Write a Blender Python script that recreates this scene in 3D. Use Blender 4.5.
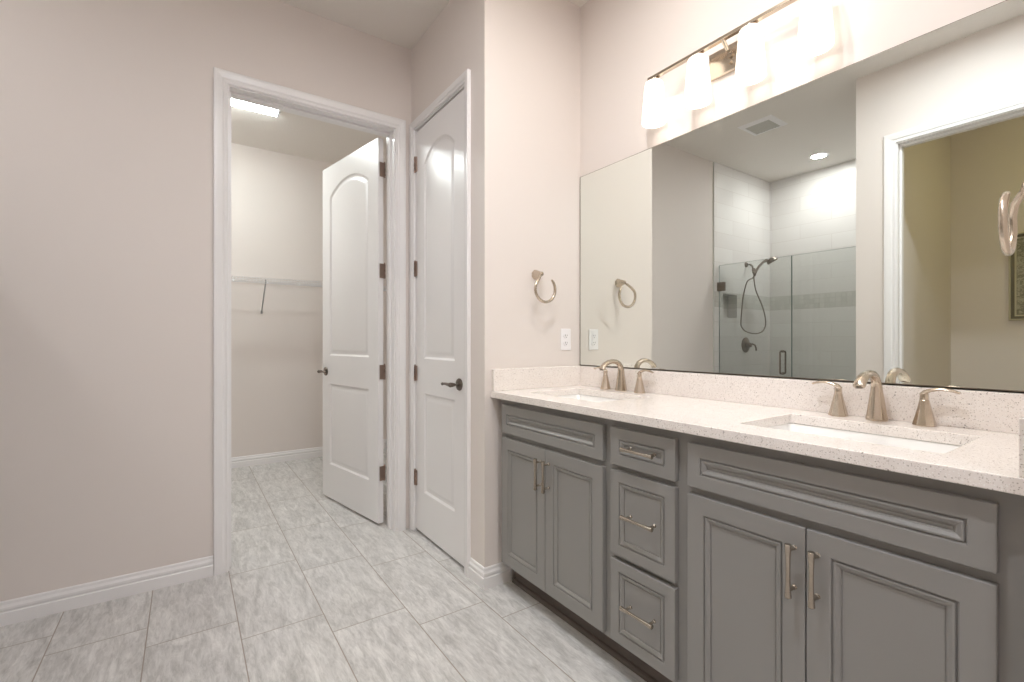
import bpy, bmesh, math, random
from mathutils import Vector, Matrix

for o in list(bpy.data.objects):
    bpy.data.objects.remove(o, do_unlink=True)
SC = bpy.context.scene
COL = SC.collection
PI = math.pi

# ------------------------------------------------------------------ camera, world, exposure
F_PX = 472.0                                   # focal length in pixels of the 1024 x 682 frame
YAW = math.atan(326.0 / 472.0)                 # the mirror wall runs along +Y, its face looks to -X
cam_d = bpy.data.cameras.new('camera')
cam_d.sensor_width = 36.0
cam_d.lens = F_PX * 36.0 / 1024.0
cam_d.clip_start = 0.02
cam = bpy.data.objects.new('camera', cam_d)
COL.objects.link(cam)
cam.location = (0.0, 0.0, 1.16)
cam.rotation_euler = (PI / 2, 0.0, -YAW)
SC.camera = cam

world = bpy.data.worlds.new('world')
world.use_nodes = True
world.node_tree.nodes['Background'].inputs[0].default_value = (0.9, 0.95, 1.0, 1)
world.node_tree.nodes['Background'].inputs[1].default_value = 0.0
SC.world = world

SC.view_settings.view_transform = 'Standard'
SC.view_settings.look = 'None'
SC.view_settings.exposure = 0.26
SC.view_settings.gamma = 1.0
SC.view_settings.use_curve_mapping = False
SC.cycles.max_bounces = 14
SC.cycles.diffuse_bounces = 8
SC.cycles.glossy_bounces = 8
SC.cycles.transmission_bounces = 8
SC.cycles.transparent_max_bounces = 16
SC.cycles.sample_clamp_indirect = 6.0
SC.cycles.use_denoising = True

# lamp strengths (bar shades, shower, closet; the cans and hall lamp are added fill)
E_SHADE = 1.9
E_BULB = 6.0
E_FILL_CAN = 400.0
E_FILL_VANITY = 300.0
E_SHOWER = 240.0
E_CLOSET = 42.0
E_FILL_HALL = 23.0

# ------------------------------------------------------------------ measured room
XM = 1.761      # mirror wall
XC = 1.154      # linen closet wall / outer corner of the stub wall
XL = -0.305     # wall opposite the mirror
YS = 1.897      # stub wall with towel ring
YB = 2.772      # back wall with closet doorway
YR = 0.155      # right end wall of the vanity
CEIL = 2.97

# ------------------------------------------------------------------ materials
def new_mat(name):
    m = bpy.data.materials.new(name)
    m.use_nodes = True
    nt = m.node_tree
    return m, nt, nt.nodes['Principled BSDF'], nt.nodes['Material Output']

def rgb(r, g, b):
    def f(c):
        c /= 255.0
        return c / 12.92 if c <= 0.04045 else ((c + 0.055) / 1.055) ** 2.4
    return (f(r), f(g), f(b), 1.0)

def coords(nt, scale=(1, 1, 1)):
    tc = nt.nodes.new('ShaderNodeTexCoord')
    mp = nt.nodes.new('ShaderNodeMapping')
    mp.inputs['Scale'].default_value = scale
    nt.links.new(tc.outputs['Object'], mp.inputs['Vector'])
    return mp.outputs['Vector']

def noise(nt, vec, scale, detail=3.0, rough=0.55, dist=0.0):
    n = nt.nodes.new('ShaderNodeTexNoise')
    n.inputs['Scale'].default_value = scale
    n.inputs['Detail'].default_value = detail
    n.inputs['Roughness'].default_value = rough
    n.inputs['Distortion'].default_value = dist
    if vec is not None:
        nt.links.new(vec, n.inputs['Vector'])
    return n.outputs['Fac']

def ramp(nt, fac, stops):
    r = nt.nodes.new('ShaderNodeValToRGB')
    while len(r.color_ramp.elements) < len(stops):
        r.color_ramp.elements.new(0.5)
    for e, (p, c) in zip(r.color_ramp.elements, stops):
        e.position = p
        e.color = c
    nt.links.new(fac, r.inputs['Fac'])
    return r.outputs['Color']

def mixc(nt, fac, a, b, mode='MIX'):
    m = nt.nodes.new('ShaderNodeMix')
    m.data_type = 'RGBA'
    m.blend_type = mode
    for s, v in ((m.inputs[0], fac), (m.inputs[6], a), (m.inputs[7], b)):
        if hasattr(v, 'links'):
            nt.links.new(v, s)
        else:
            s.default_value = v
    return m.outputs[2]

def mth(nt, op, a, b=None):
    m = nt.nodes.new('ShaderNodeMath')
    m.operation = op
    for s, v in ((m.inputs[0], a), (m.inputs[1], b)):
        if v is None:
            continue
        if hasattr(v, 'links'):
            nt.links.new(v, s)
        else:
            s.default_value = v
    return m.outputs[0]

def add_bump(nt, bs, fac, strength, dist):
    b = nt.nodes.new('ShaderNodeBump')
    b.inputs['Strength'].default_value = strength
    b.inputs['Distance'].default_value = dist
    nt.links.new(fac, b.inputs['Height'])
    nt.links.new(b.outputs['Normal'], bs.inputs['Normal'])

def paint(name, col, rough=0.6, bump=0.15, scale=180.0, spec=0.4, dist=0.0006):
    m, nt, bs, out = new_mat(name)
    v = coords(nt)
    f = noise(nt, v, 3.0, 2.0)
    c2 = tuple(x * 0.985 for x in col[:3]) + (1,)
    nt.links.new(mixc(nt, f, col, c2), bs.inputs['Base Color'])
    bs.inputs['Roughness'].default_value = rough
    bs.inputs['Specular IOR Level'].default_value = spec
    if bump:
        add_bump(nt, bs, noise(nt, v, scale, 2.0), bump, dist)
    return m

def metal(name, col, rough, aniso=0.0):
    m, nt, bs, out = new_mat(name)
    v = coords(nt, (40, 40, 400))
    f = noise(nt, v, 3.0, 2.0)
    nt.links.new(mixc(nt, f, tuple(x * 0.93 for x in col[:3]) + (1,), col), bs.inputs['Base Color'])
    bs.inputs['Metallic'].default_value = 1.0
    bs.inputs['Roughness'].default_value = rough
    return m

def emitter(name, col, strength):
    m, nt, bs, out = new_mat(name)
    e = nt.nodes.new('ShaderNodeEmission')
    e.inputs['Color'].default_value = col
    e.inputs['Strength'].default_value = strength
    nt.links.new(e.outputs[0], out.inputs['Surface'])
    return m

M = {}
M['wall'] = paint('wall_paint', rgb(225, 217, 212), 0.62, 0.12)
M['ceiling'] = paint('ceiling_paint', rgb(230, 225, 219), 0.8, 0.5, 60.0, 0.2, 0.003)
M['white'] = paint('white_trim_paint', rgb(234, 232, 232), 0.30, 0.0, 90.0, 0.5)
M['cabinet'] = paint('grey_cabinet_paint', rgb(143, 141, 138), 0.38, 0.04, 120.0, 0.45)
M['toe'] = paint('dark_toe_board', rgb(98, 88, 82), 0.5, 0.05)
M['ceramic'] = paint('white_ceramic', rgb(243, 242, 240), 0.08, 0.0, 1, 0.5)
M['plastic'] = paint('white_plastic', rgb(240, 238, 240), 0.3, 0.0, 1, 0.5)
M['slot'] = paint('dark_slot', rgb(70, 66, 66), 0.6, 0.0)
M['nickel'] = metal('brushed_nickel', rgb(205, 192, 176), 0.24)
M['nickel_dark'] = metal('satin_nickel', rgb(150, 140, 131), 0.3)
M['bronze'] = metal('aged_nickel_hinge', rgb(164, 144, 133), 0.35)
M['brace'] = paint('grey_brace', rgb(168, 166, 165), 0.4, 0.0)
M['pull'] = metal('cabinet_pull_nickel', rgb(186, 176, 163), 0.27)
M['lever'] = metal('aged_nickel_lever', rgb(124, 114, 106), 0.32)
M['wire'] = paint('white_coated_wire', rgb(235, 235, 238), 0.35, 0.0)
M['edge'] = paint('mirror_edge', rgb(128, 116, 102), 0.4, 0.0)
M['frame'] = paint('picture_frame_silver', rgb(196, 190, 172), 0.35, 0.0)
M['frame_dark'] = paint('picture_frame_dark', rgb(112, 106, 94), 0.5, 0.1)
M['grille'] = paint('vent_grey', rgb(205, 205, 200), 0.6, 0.0)
M['rubber'] = paint('black_rubber', rgb(28, 27, 26), 0.6, 0.0)

def make_mirror():
    m, nt, bs, out = new_mat('mirror_silver')
    bs.inputs['Base Color'].default_value = (0.855, 0.895, 0.86, 1)
    bs.inputs['Metallic'].default_value = 1.0
    bs.inputs['Roughness'].default_value = 0.0
    return m
M['mirror'] = make_mirror()

def make_glass():
    m, nt, bs, out = new_mat('shower_glass')
    t = nt.nodes.new('ShaderNodeBsdfTransparent')
    t.inputs['Color'].default_value = (0.955, 0.97, 0.962, 1)
    g = nt.nodes.new('ShaderNodeBsdfGlossy')
    g.inputs['Roughness'].default_value = 0.0
    fr = nt.nodes.new('ShaderNodeFresnel')
    fr.inputs['IOR'].default_value = 1.5
    mx = nt.nodes.new('ShaderNodeMixShader')
    nt.links.new(fr.outputs[0], mx.inputs[0])
    nt.links.new(t.outputs[0], mx.inputs[1])
    nt.links.new(g.outputs[0], mx.inputs[2])
    nt.links.new(mx.outputs[0], out.inputs['Surface'])
    return m
M['glass'] = make_glass()
M['glass_edge'] = paint('glass_edge', rgb(158, 170, 164), 0.2, 0.0)

def make_quartz():
    m, nt, bs, out = new_mat('speckled_quartz')
    v = coords(nt)
    base = mixc(nt, noise(nt, v, 22.0, 4.0), rgb(230, 222, 217), rgb(242, 236, 231))
    def flecks(scale, thr, col, under):
        vo = nt.nodes.new('ShaderNodeTexVoronoi')
        vo.inputs['Scale'].default_value = scale
        nt.links.new(v, vo.inputs['Vector'])
        wn = nt.nodes.new('ShaderNodeTexWhiteNoise')
        nt.links.new(vo.outputs['Color'], wn.inputs['Vector'])
        pick = mth(nt, 'GREATER_THAN', wn.outputs['Value'], 1.0 - thr)
        near = mth(nt, 'LESS_THAN', vo.outputs['Distance'], 0.36)
        return mixc(nt, mth(nt, 'MULTIPLY', pick, near), under, col)
    c = flecks(300.0, 0.35, rgb(208, 199, 192), base)
    c = flecks(340.0, 0.3, rgb(246, 243, 240), c)
    c = flecks(260.0, 0.12, rgb(188, 179, 172), c)
    c = flecks(200.0, 0.02, rgb(150, 141, 135), c)
    nt.links.new(c, bs.inputs['Base Color'])
    bs.inputs['Roughness'].default_value = 0.16
    return m
M['quartz'] = make_quartz()

def make_floor():
    m, nt, bs, out = new_mat('stone_look_floor_tile')
    tc = nt.nodes.new('ShaderNodeTexCoord')
    sp = nt.nodes.new('ShaderNodeSeparateXYZ')
    nt.links.new(tc.outputs['Object'], sp.inputs[0])
    X, Y = sp.outputs[0], sp.outputs[1]
    u = mth(nt, 'DIVIDE', mth(nt, 'SUBTRACT', X, 0.177), 0.304)
    col = mth(nt, 'FLOOR', u)
    fu = mth(nt, 'FRACT', u)
    v = mth(nt, 'DIVIDE', mth(nt, 'ADD', mth(nt, 'SUBTRACT', Y, 2.105), mth(nt, 'MULTIPLY', col, 0.1515)), 0.608)
    row = mth(nt, 'FLOOR', v)
    fv = mth(nt, 'FRACT', v)
    du = mth(nt, 'MULTIPLY', mth(nt, 'MINIMUM', fu, mth(nt, 'SUBTRACT', 1.0, fu)), 0.304)
    dv = mth(nt, 'MULTIPLY', mth(nt, 'MINIMUM', fv, mth(nt, 'SUBTRACT', 1.0, fv)), 0.608)
    d = mth(nt, 'MINIMUM', du, dv)
    g = nt.nodes.new('ShaderNodeMapRange')
    g.inputs['From Min'].default_value = 0.0016
    g.inputs['From Max'].default_value = 0.0026
    nt.links.new(d, g.inputs['Value'])
    grout = g.outputs[0]
    cb = nt.nodes.new('ShaderNodeCombineXYZ')
    nt.links.new(col, cb.inputs[0]); nt.links.new(row, cb.inputs[1])
    wn = nt.nodes.new('ShaderNodeTexWhiteNoise')
    nt.links.new(cb.outputs[0], wn.inputs['Vector'])
    # each tile samples its own piece of stone
    off = nt.nodes.new('ShaderNodeVectorMath'); off.operation = 'MULTIPLY_ADD'
    nt.links.new(wn.outputs['Color'], off.inputs[0])
    off.inputs[1].default_value = (20, 20, 20)
    nt.links.new(tc.outputs['Object'], off.inputs[2])
    mp = nt.nodes.new('ShaderNodeMapping')
    mp.inputs['Rotation'].default_value = (0, 0, 0.16)
    mp.inputs['Scale'].default_value = (7.0, 1.7, 1.0)
    nt.links.new(off.outputs[0], mp.inputs['Vector'])
    s1 = noise(nt, mp.outputs[0], 2.6, 7.0, 0.66, 1.2)
    mp2 = nt.nodes.new('ShaderNodeMapping')
    mp2.inputs['Rotation'].default_value = (0, 0, 0.22)
    mp2.inputs['Scale'].default_value = (34.0, 7.0, 1.0)
    nt.links.new(off.outputs[0], mp2.inputs['Vector'])
    s2 = noise(nt, mp2.outputs[0], 2.2, 6.0, 0.7, 0.8)
    c1 = ramp(nt, s1, [(0.30, rgb(164, 162, 160)), (0.44, rgb(192, 190, 188)), (0.55, rgb(210, 208, 206)), (0.68, rgb(232, 230, 228))])
    c2 = ramp(nt, s2, [(0.34, rgb(156, 154, 151)), (0.5, rgb(204, 202, 200)), (0.64, rgb(232, 231, 229))])
    c = mixc(nt, 0.38, c1, c2)
    c = mixc(nt, mth(nt, 'MULTIPLY', wn.outputs['Value'], 0.18), c, rgb(190, 187, 183))
    c = mixc(nt, grout, rgb(160, 150, 141), c)
    nt.links.new(c, bs.inputs['Base Color'])
    bs.inputs['Roughness'].default_value = 0.42
    bs.inputs['Specular IOR Level'].default_value = 0.35
    add_bump(nt, bs, grout, 0.5, 0.0012)
    return m
M['floor'] = make_floor()

def make_wall_tile(name, axis):
    """large glossy white field tiles laid in running bond with one grey mosaic band"""
    m, nt, bs, out = new_mat(name)
    tc = nt.nodes.new('ShaderNodeTexCoord')
    sp = nt.nodes.new('ShaderNodeSeparateXYZ')
    nt.links.new(tc.outputs['Object'], sp.inputs[0])
    U, Z = sp.outputs[axis], sp.outputs[2]
    def grid(tw, th, zo, shift):
        v = mth(nt, 'DIVIDE', mth(nt, 'SUBTRACT', Z, zo), th)
        row = mth(nt, 'FLOOR', v)
        u = mth(nt, 'DIVIDE', mth(nt, 'ADD', U, mth(nt, 'MULTIPLY', row, shift * tw)), tw)
        fu, fv = mth(nt, 'FRACT', u), mth(nt, 'FRACT', v)
        du = mth(nt, 'MULTIPLY', mth(nt, 'MINIMUM', fu, mth(nt, 'SUBTRACT', 1.0, fu)), tw)
        dv = mth(nt, 'MULTIPLY', mth(nt, 'MINIMUM', fv, mth(nt, 'SUBTRACT', 1.0, fv)), th)
        g = nt.nodes.new('ShaderNodeMapRange')
        g.inputs['From Min'].default_value = 0.0012
        g.inputs['From Max'].default_value = 0.0026
        nt.links.new(mth(nt, 'MINIMUM', du, dv), g.inputs['Value'])
        cb = nt.nodes.new('ShaderNodeCombineXYZ')
        nt.links.new(mth(nt, 'FLOOR', u), cb.inputs[0]); nt.links.new(row, cb.inputs[1])
        wn = nt.nodes.new('ShaderNodeTexWhiteNoise')
        nt.links.new(cb.outputs[0], wn.inputs['Vector'])
        return g.outputs[0], wn.outputs['Value']
    g1, w1 = grid(0.61, 0.152, 1.66, 0.5)
    g2, w2 = grid(0.05, 0.0507, 1.508, 0.0)
    big = mixc(nt, w1, rgb(226, 223, 221), rgb(232, 230, 228))
    big = mixc(nt, g1, rgb(216, 212, 208), big)
    mos = mixc(nt, w2, rgb(204, 202, 197), rgb(216, 214, 209))
    mos = mixc(nt, g2, rgb(198, 195, 190), mos)
    band = mth(nt, 'MULTIPLY', mth(nt, 'GREATER_THAN', Z, 1.508), mth(nt, 'LESS_THAN', Z, 1.66))
    nt.links.new(mixc(nt, band, big, mos), bs.inputs['Base Color'])
    bs.inputs['Roughness'].default_value = 0.25
    gg = nt.nodes.new('ShaderNodeMix'); gg.data_type = 'FLOAT'
    nt.links.new(band, gg.inputs[0]); nt.links.new(g1, gg.inputs[2]); nt.links.new(g2, gg.inputs[3])
    add_bump(nt, bs, gg.outputs[0], 0.4, 0.001)
    return m
M['tile_x'] = make_wall_tile('shower_tile_along_x', 0)
M['tile_y'] = make_wall_tile('shower_tile_along_y', 1)

def make_art():
    m, nt, bs, out = new_mat('abstract_grey_canvas')
    v = coords(nt)
    f = noise(nt, v, 26.0, 8.0, 0.75, 1.5)
    nt.links.new(ramp(nt, f, [(0.3, rgb(96, 94, 84)), (0.48, rgb(140, 136, 122)), (0.6, rgb(186, 182, 166)), (0.75, rgb(116, 112, 100))]), bs.inputs['Base Color'])
    bs.inputs['Roughness'].default_value = 0.6
    return m
M['art'] = make_art()

M['shade'] = emitter('glowing_opal_glass', (1.0, 0.90, 0.78, 1), E_SHADE)
M['bulb'] = emitter('open_shade_bottom', (1.0, 0.90, 0.80, 1), E_BULB)
M['can'] = emitter('recessed_lamp_lens', (0.93, 0.975, 1.04, 1), E_FILL_CAN)  # lens of the added out-of-frame fill lamps
M['can_vanity'] = emitter('recessed_lamp_lens_warm', (1.0, 0.945, 0.87, 1), E_FILL_VANITY)  # warm lens of the fill lamp added over the counter
M['shower_lens'] = emitter('shower_lamp_lens', (0.98, 0.97, 0.97, 1), E_SHOWER)
M['tube'] = emitter('closet_lamp_diffuser', (0.92, 1.0, 0.98, 1), E_CLOSET)
M['hall_lens'] = emitter('hall_lamp_diffuser', (1.0, 0.91, 0.42, 1), E_FILL_HALL)  # bowl of the fill lamp added beyond the doorway

# ------------------------------------------------------------------ mesh helpers
def link(name, me, parent=None):
    o = bpy.data.objects.new(name, me)
    COL.objects.link(o)
    if parent is not None:
        o.parent = parent
    return o

def obj(name, bm, m, parent=None, smooth=False, bevel=0.0, segs=2, angle=35):
    bmesh.ops.recalc_face_normals(bm, faces=bm.faces)
    me = bpy.data.meshes.new(name)
    bm.to_mesh(me)
    bm.free()
    mats = m if isinstance(m, (list, tuple)) else [m]
    for k in mats:
        me.materials.append(M[k])
    o = link(name, me, parent)
    if bevel > 0:
        b = o.modifiers.new('bevel', 'BEVEL')
        b.width = bevel
        b.segments = segs
        b.limit_method = 'ANGLE'
        b.angle_limit = math.radians(35)
    if smooth:
        for p in me.polygons:
            p.use_smooth = True
        me.set_sharp_from_angle(angle=math.radians(angle))
    return o

def BM():
    return bmesh.new()

def box(bm, x0, x1, y0, y1, z0, z1, mi=0):
    vs = [bm.verts.new(p) for p in ((x0, y0, z0), (x1, y0, z0), (x1, y1, z0), (x0, y1, z0),
                                    (x0, y0, z1), (x1, y0, z1), (x1, y1, z1), (x0, y1, z1))]
    for f in ((0, 3, 2, 1), (4, 5, 6, 7), (0, 1, 5, 4), (1, 2, 6, 5), (2, 3, 7, 6), (3, 0, 4, 7)):
        fc = bm.faces.new([vs[i] for i in f])
        fc.material_index = mi
    return vs

def boxo(name, m, x0, x1, y0, y1, z0, z1, parent=None, bevel=0.0):
    bm = BM()
    box(bm, x0, x1, y0, y1, z0, z1)
    return obj(name, bm, m, parent, bevel=bevel)

def frame_of(t):
    t = t.normalized()
    up = Vector((0, 0, 1)) if abs(t.z) < 0.95 else Vector((1, 0, 0))
    a = t.cross(up).normalized()
    return a, a.cross(t).normalized()

def tube(bm, pts, radii, n=12, squash=None, side=None, cap=True):
    """sweep a circle (or ellipse: squash scales across `side`'s normal) along pts"""
    pts = [Vector(p) for p in pts]
    if not isinstance(radii, (list, tuple)):
        radii = [radii] * len(pts)
    rings = []
    prev_a = None
    for i, p in enumerate(pts):
        if i == 0:
            t = pts[1] - pts[0]
        elif i == len(pts) - 1:
            t = pts[-1] - pts[-2]
        else:
            t = (pts[i + 1] - p).normalized() + (p - pts[i - 1]).normalized()
        t.normalize()
        if side is not None:
            a = Vector(side).normalized()
            b = t.cross(a).normalized()
        else:
            if prev_a is None:
                a, b = frame_of(t)
            else:
                a = (prev_a - t * prev_a.dot(t)).normalized()
                b = t.cross(a).normalized()
            prev_a = a
        r = radii[i]
        ra, rb = (r if isinstance(r, tuple) else (r, r))
        rings.append([bm.verts.new(p + a * (ra * math.cos(2 * PI * k / n)) + b * (rb * math.sin(2 * PI * k / n))) for k in range(n)])
    for r0, r1 in zip(rings, rings[1:]):
        for k in range(n):
            bm.faces.new((r0[k], r0[(k + 1) % n], r1[(k + 1) % n], r1[k]))
    if cap:
        bm.faces.new(rings[0][::-1])
        bm.faces.new(rings[-1])
    return rings

def lathe(bm, profile, n=32, origin=(0, 0, 0), axis='Z', phase=0.0, cap=True):
    """profile of (radius, height) turned round an axis through origin"""
    o = Vector(origin)
    rings = []
    for r, h in profile:
        ring = []
        for k in range(n):
            a = 2 * PI * k / n + phase
            c, s = r * math.cos(a), r * math.sin(a)
            if axis == 'Z':
                p = Vector((c, s, h))
            elif axis == 'X':
                p = Vector((h, c, s))
            else:
                p = Vector((c, h, s))
            ring.append(bm.verts.new(o + p))
        rings.append(ring)
    for r0, r1 in zip(rings, rings[1:]):
        for k in range(n):
            bm.faces.new((r0[k], r0[(k + 1) % n], r1[(k + 1) % n], r1[k]))
    if cap:
        bm.faces.new(rings[0][::-1])
        bm.faces.new(rings[-1])

def sweep2d(bm, path, prof, to3d, closed=False):
    """mitred sweep. path: 2-D points; prof: (offset to the left of the path, depth); to3d(u, v, depth)"""
    P = [Vector(p) for p in path]
    n = len(P)
    mit = []
    for i in range(n):
        def nrm(a, b):
            d = (b - a).normalized()
            return Vector((-d.y, d.x))
        if closed or 0 < i < n - 1:
            n0 = nrm(P[i - 1], P[i]); n1 = nrm(P[i], P[(i + 1) % n])
            m = (n0 + n1)
            m = m / max(1e-6, (1.0 + n0.dot(n1)))
        elif i == 0:
            m = nrm(P[0], P[1])
        else:
            m = nrm(P[-2], P[-1])
        mit.append(m)
    rings = []
    for p, m in zip(P, mit):
        rings.append([bm.verts.new(to3d(p.x + m.x * w, p.y + m.y * w, d)) for w, d in prof])
    k = len(prof)
    for i in range(n if closed else n - 1):
        r0, r1 = rings[i], rings[(i + 1) % n]
        for j in range(k):
            bm.faces.new((r0[j], r0[(j + 1) % k], r1[(j + 1) % k], r1[j]))
    if not closed:
        bm.faces.new(rings[0][::-1])
        bm.faces.new(rings[-1])

def tag(o, label, cat=None, group=None, kind=None):
    o['label'] = label
    if cat:
        o['category'] = cat
    if group:
        o['group'] = group
    if kind:
        o['kind'] = kind
    return o

def thing(name, label, cat, loc=(0, 0, 0), rotz=0.0, group=None):
    o = bpy.data.objects.new(name, None)
    o.empty_display_size = 0.05
    COL.objects.link(o)
    o.location = loc
    o.rotation_euler = (0, 0, rotz)
    return tag(o, label, cat, group)

def children(o):
    return [c for c in bpy.data.objects if c.parent == o]

def copy_tree(o, parent=None):
    c = o.copy()
    COL.objects.link(c)
    c.parent = parent
    for ch in children(o):
        copy_tree(ch, c)
    return c

def struct(name, bm, m, label, cat, **kw):
    o = obj(name, bm, m, None, **kw)
    return tag(o, label, cat, None, 'structure')

def panel_wall(bm, axis, a0, a1, u0, u1, z0, z1, holes):
    """a wall slab a0..a1 thick, from u0 to u1, with rectangular holes (u0,u1,z0,z1)"""
    us = sorted({u0, u1, *[h[0] for h in holes], *[h[1] for h in holes]})
    zs = sorted({z0, z1, *[h[2] for h in holes], *[h[3] for h in holes]})
    us = [u for u in us if u0 <= u <= u1]
    zs = [z for z in zs if z0 <= z <= z1]
    def solid(i, j):
        if i < 0 or j < 0 or i >= len(us) - 1 or j >= len(zs) - 1:
            return False
        cu, cz = (us[i] + us[i + 1]) / 2, (zs[j] + zs[j + 1]) / 2
        return not any(h[0] < cu < h[1] and h[2] < cz < h[3] for h in holes)
    cache = {}
    def V(a, i, j):
        k = (a, i, j)
        if k not in cache:
            p = (a, us[i], zs[j]) if axis == 'X' else (us[i], a, zs[j])
            cache[k] = bm.verts.new(p)
        return cache[k]
    for i in range(len(us) - 1):
        for j in range(len(zs) - 1):
            if not solid(i, j):
                continue
            for a in (a0, a1):
                bm.faces.new((V(a, i, j), V(a, i + 1, j), V(a, i + 1, j + 1), V(a, i, j + 1)))
            if not solid(i - 1, j):
                bm.faces.new((V(a0, i, j), V(a1, i, j), V(a1, i, j + 1), V(a0, i, j + 1)))
            if not solid(i + 1, j):
                bm.faces.new((V(a0, i + 1, j), V(a1, i + 1, j), V(a1, i + 1, j + 1), V(a0, i + 1, j + 1)))
            if not solid(i, j - 1):
                bm.faces.new((V(a0, i, j), V(a1, i, j), V(a1, i + 1, j), V(a0, i + 1, j)))
            if not solid(i, j + 1):
                bm.faces.new((V(a0, i, j + 1), V(a1, i, j + 1), V(a1, i + 1, j + 1), V(a0, i + 1, j + 1)))

def moulded_slab(bm, W, H, T, panels, prof, back=True):
    """slab in local x 0..W, z 0..H, y 0 (front, faces -y) .. T, with moulded panels.
    panels: functions inset -> outline (list of (x, z)); prof: (inset, depth) steps"""
    def face_side(y, sgn):
        rect = [bm.verts.new((x, y, z)) for x, z in ((0, 0), (W, 0), (W, H), (0, H))]
        edges = [bm.edges.new((rect[i], rect[(i + 1) % 4])) for i in range(4)]
        for pf in panels:
            rings = []
            for ins, dep in prof:
                rings.append([bm.verts.new((x, y + sgn * dep, z)) for x, z in pf(ins)])
            n = len(rings[0])
            r0 = rings[0]
            edges += [bm.edges.new((r0[i], r0[(i + 1) % n])) for i in range(n)]
            for ra, rb in zip(rings, rings[1:]):
                for i in range(n):
                    bm.faces.new((ra[i], ra[(i + 1) % n], rb[(i + 1) % n], rb[i]))
            bm.faces.new(rings[-1])
        bmesh.ops.triangle_fill(bm, use_beauty=True, use_dissolve=False, edges=edges)
        return rect
    f = face_side(0.0, 1)
    if back == 'moulded':
        b = face_side(T, -1)
    else:
        b = [bm.verts.new((x, T, z)) for x, z in ((0, 0), (W, 0), (W, H), (0, H))]
        bm.faces.new(b)
    for i in range(4):
        bm.faces.new((f[i], f[(i + 1) % 4], b[(i + 1) % 4], b[i]))

def rect_outline(x0, x1, z0, z1):
    return lambda i: [(x0 + i, z0 + i), (x1 - i, z0 + i), (x1 - i, z1 - i), (x0 + i, z1 - i)]

def arch_outline(x0, x1, z0, zs, za, n=18):
    """rectangle whose top is a shallow segmental arch from zs at the sides to za in the middle"""
    w = (x1 - x0) / 2; r = ((za - zs) ** 2 + w * w) / (2 * (za - zs)); cx = (x0 + x1) / 2; cz = za - r
    def f(i):
        ri = r - i
        wi = w - i
        pts = [(x0 + i, z0 + i), (x1 - i, z0 + i)]
        a0 = math.asin(wi / ri)
        for k in range(n + 1):
            a = a0 - 2 * a0 * k / n
            pts.append((cx + ri * math.sin(a), cz + ri * math.cos(a)))
        return pts
    return f

# ------------------------------------------------------------------ floor, ceiling, walls
bm = BM(); box(bm, -2.25, 2.0, -2.25, 5.25, -0.1, 0.0)
struct('floor', bm, 'floor', 'pale grey stone look floor tiles laid in a stepped bond', 'floor')
bm = BM(); box(bm, -2.25, 2.0, -2.25, 5.25, CEIL, CEIL + 0.1)
struct('ceiling', bm, 'ceiling', 'textured pale ceiling over the bathroom, closet and shower', 'ceiling')

CL0, CL1, CLH = 0.181, 1.042, 2.445            # clear closet doorway
LN0, LN1 = 2.080, 2.707                      # clear linen doorway along Y
HD0, HD1 = 0.275, 1.103                       # clear doorway in the opposite wall
JT = 0.018
NX0, NX1, NZ0, NZ1 = -1.302, -1.03, 1.394, 1.655

bm = BM()
panel_wall(bm, 'Y', YB, YB + 0.13, -2.1, 1.9, 0, CEIL, [(CL0 - JT, CL1 + JT, 0, CLH + JT), (NX0, NX1, NZ0, NZ1)])
struct('wall_back', bm, 'wall', 'greige painted wall around the open closet doorway', 'wall')
bm = BM()
panel_wall(bm, 'X', XC, XC + 0.12, YS, YB, 0, CEIL, [(LN0 - JT, LN1 + JT, 0, CLH + JT)])
box(bm, XC + 0.12, XM + 0.12, YS, YS + 0.12, 0, CEIL)
struct('wall_stub', bm, 'wall', 'warm lit wall return carrying towel ring and outlet beside the mirror', 'wall')
bm = BM(); box(bm, XM, XM + 0.12, YR - 0.12, YS, 0, CEIL)
struct('wall_right', bm, 'wall', 'greige wall behind the vanity mirror and light bar', 'wall')
bm = BM(); box(bm, XC, XM, YR - 0.12, YR, 0, CEIL); box(bm, XC, XC + 0.12, -2.0, YR - 0.12, 0, CEIL)
struct('wall_near', bm, 'wall', 'wall closing the right end of the vanity', 'wall')
bm = BM()
panel_wall(bm, 'X', XL - 0.12, XL, -2.0, 1.215, 0, CEIL, [(HD0 - JT, HD1 + JT, 0, CLH + JT)])
box(bm, -1.988, XL, 1.215, 1.335, 0, CEIL)
struct('wall_left', bm, 'wall', 'pale wall with cased opening seen in the mirror', 'wall')
bm = BM(); box(bm, -2.1, -1.988, -2.1, YB, 0, CEIL)
struct('wall_outer', bm, 'wall', 'olive lit wall with the framed picture seen through the doorway', 'wall')
bm = BM(); box(bm, -1.988, 1.9, -2.1, -2.0, 0, CEIL)
struct('wall_rear', bm, 'wall', 'wall behind the viewer', 'wall')
bm = BM(); box(bm, -0.7, 1.9, 5.0, 5.1, 0, CEIL)
struct('wall_closet_back', bm, 'wall', 'closet rear wall with the white wire shelf', 'wall')
bm = BM(); box(bm, -0.7, -0.6, 2.902, 5.0, 0, CEIL)
struct('wall_closet_left', bm, 'wall', 'closet side wall left of the doorway', 'wall')
bm = BM(); box(bm, 1.8, 1.9, 2.902, 5.0, 0, CEIL)
struct('wall_closet_right', bm, 'wall', 'closet side wall behind the open door', 'wall')

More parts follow.
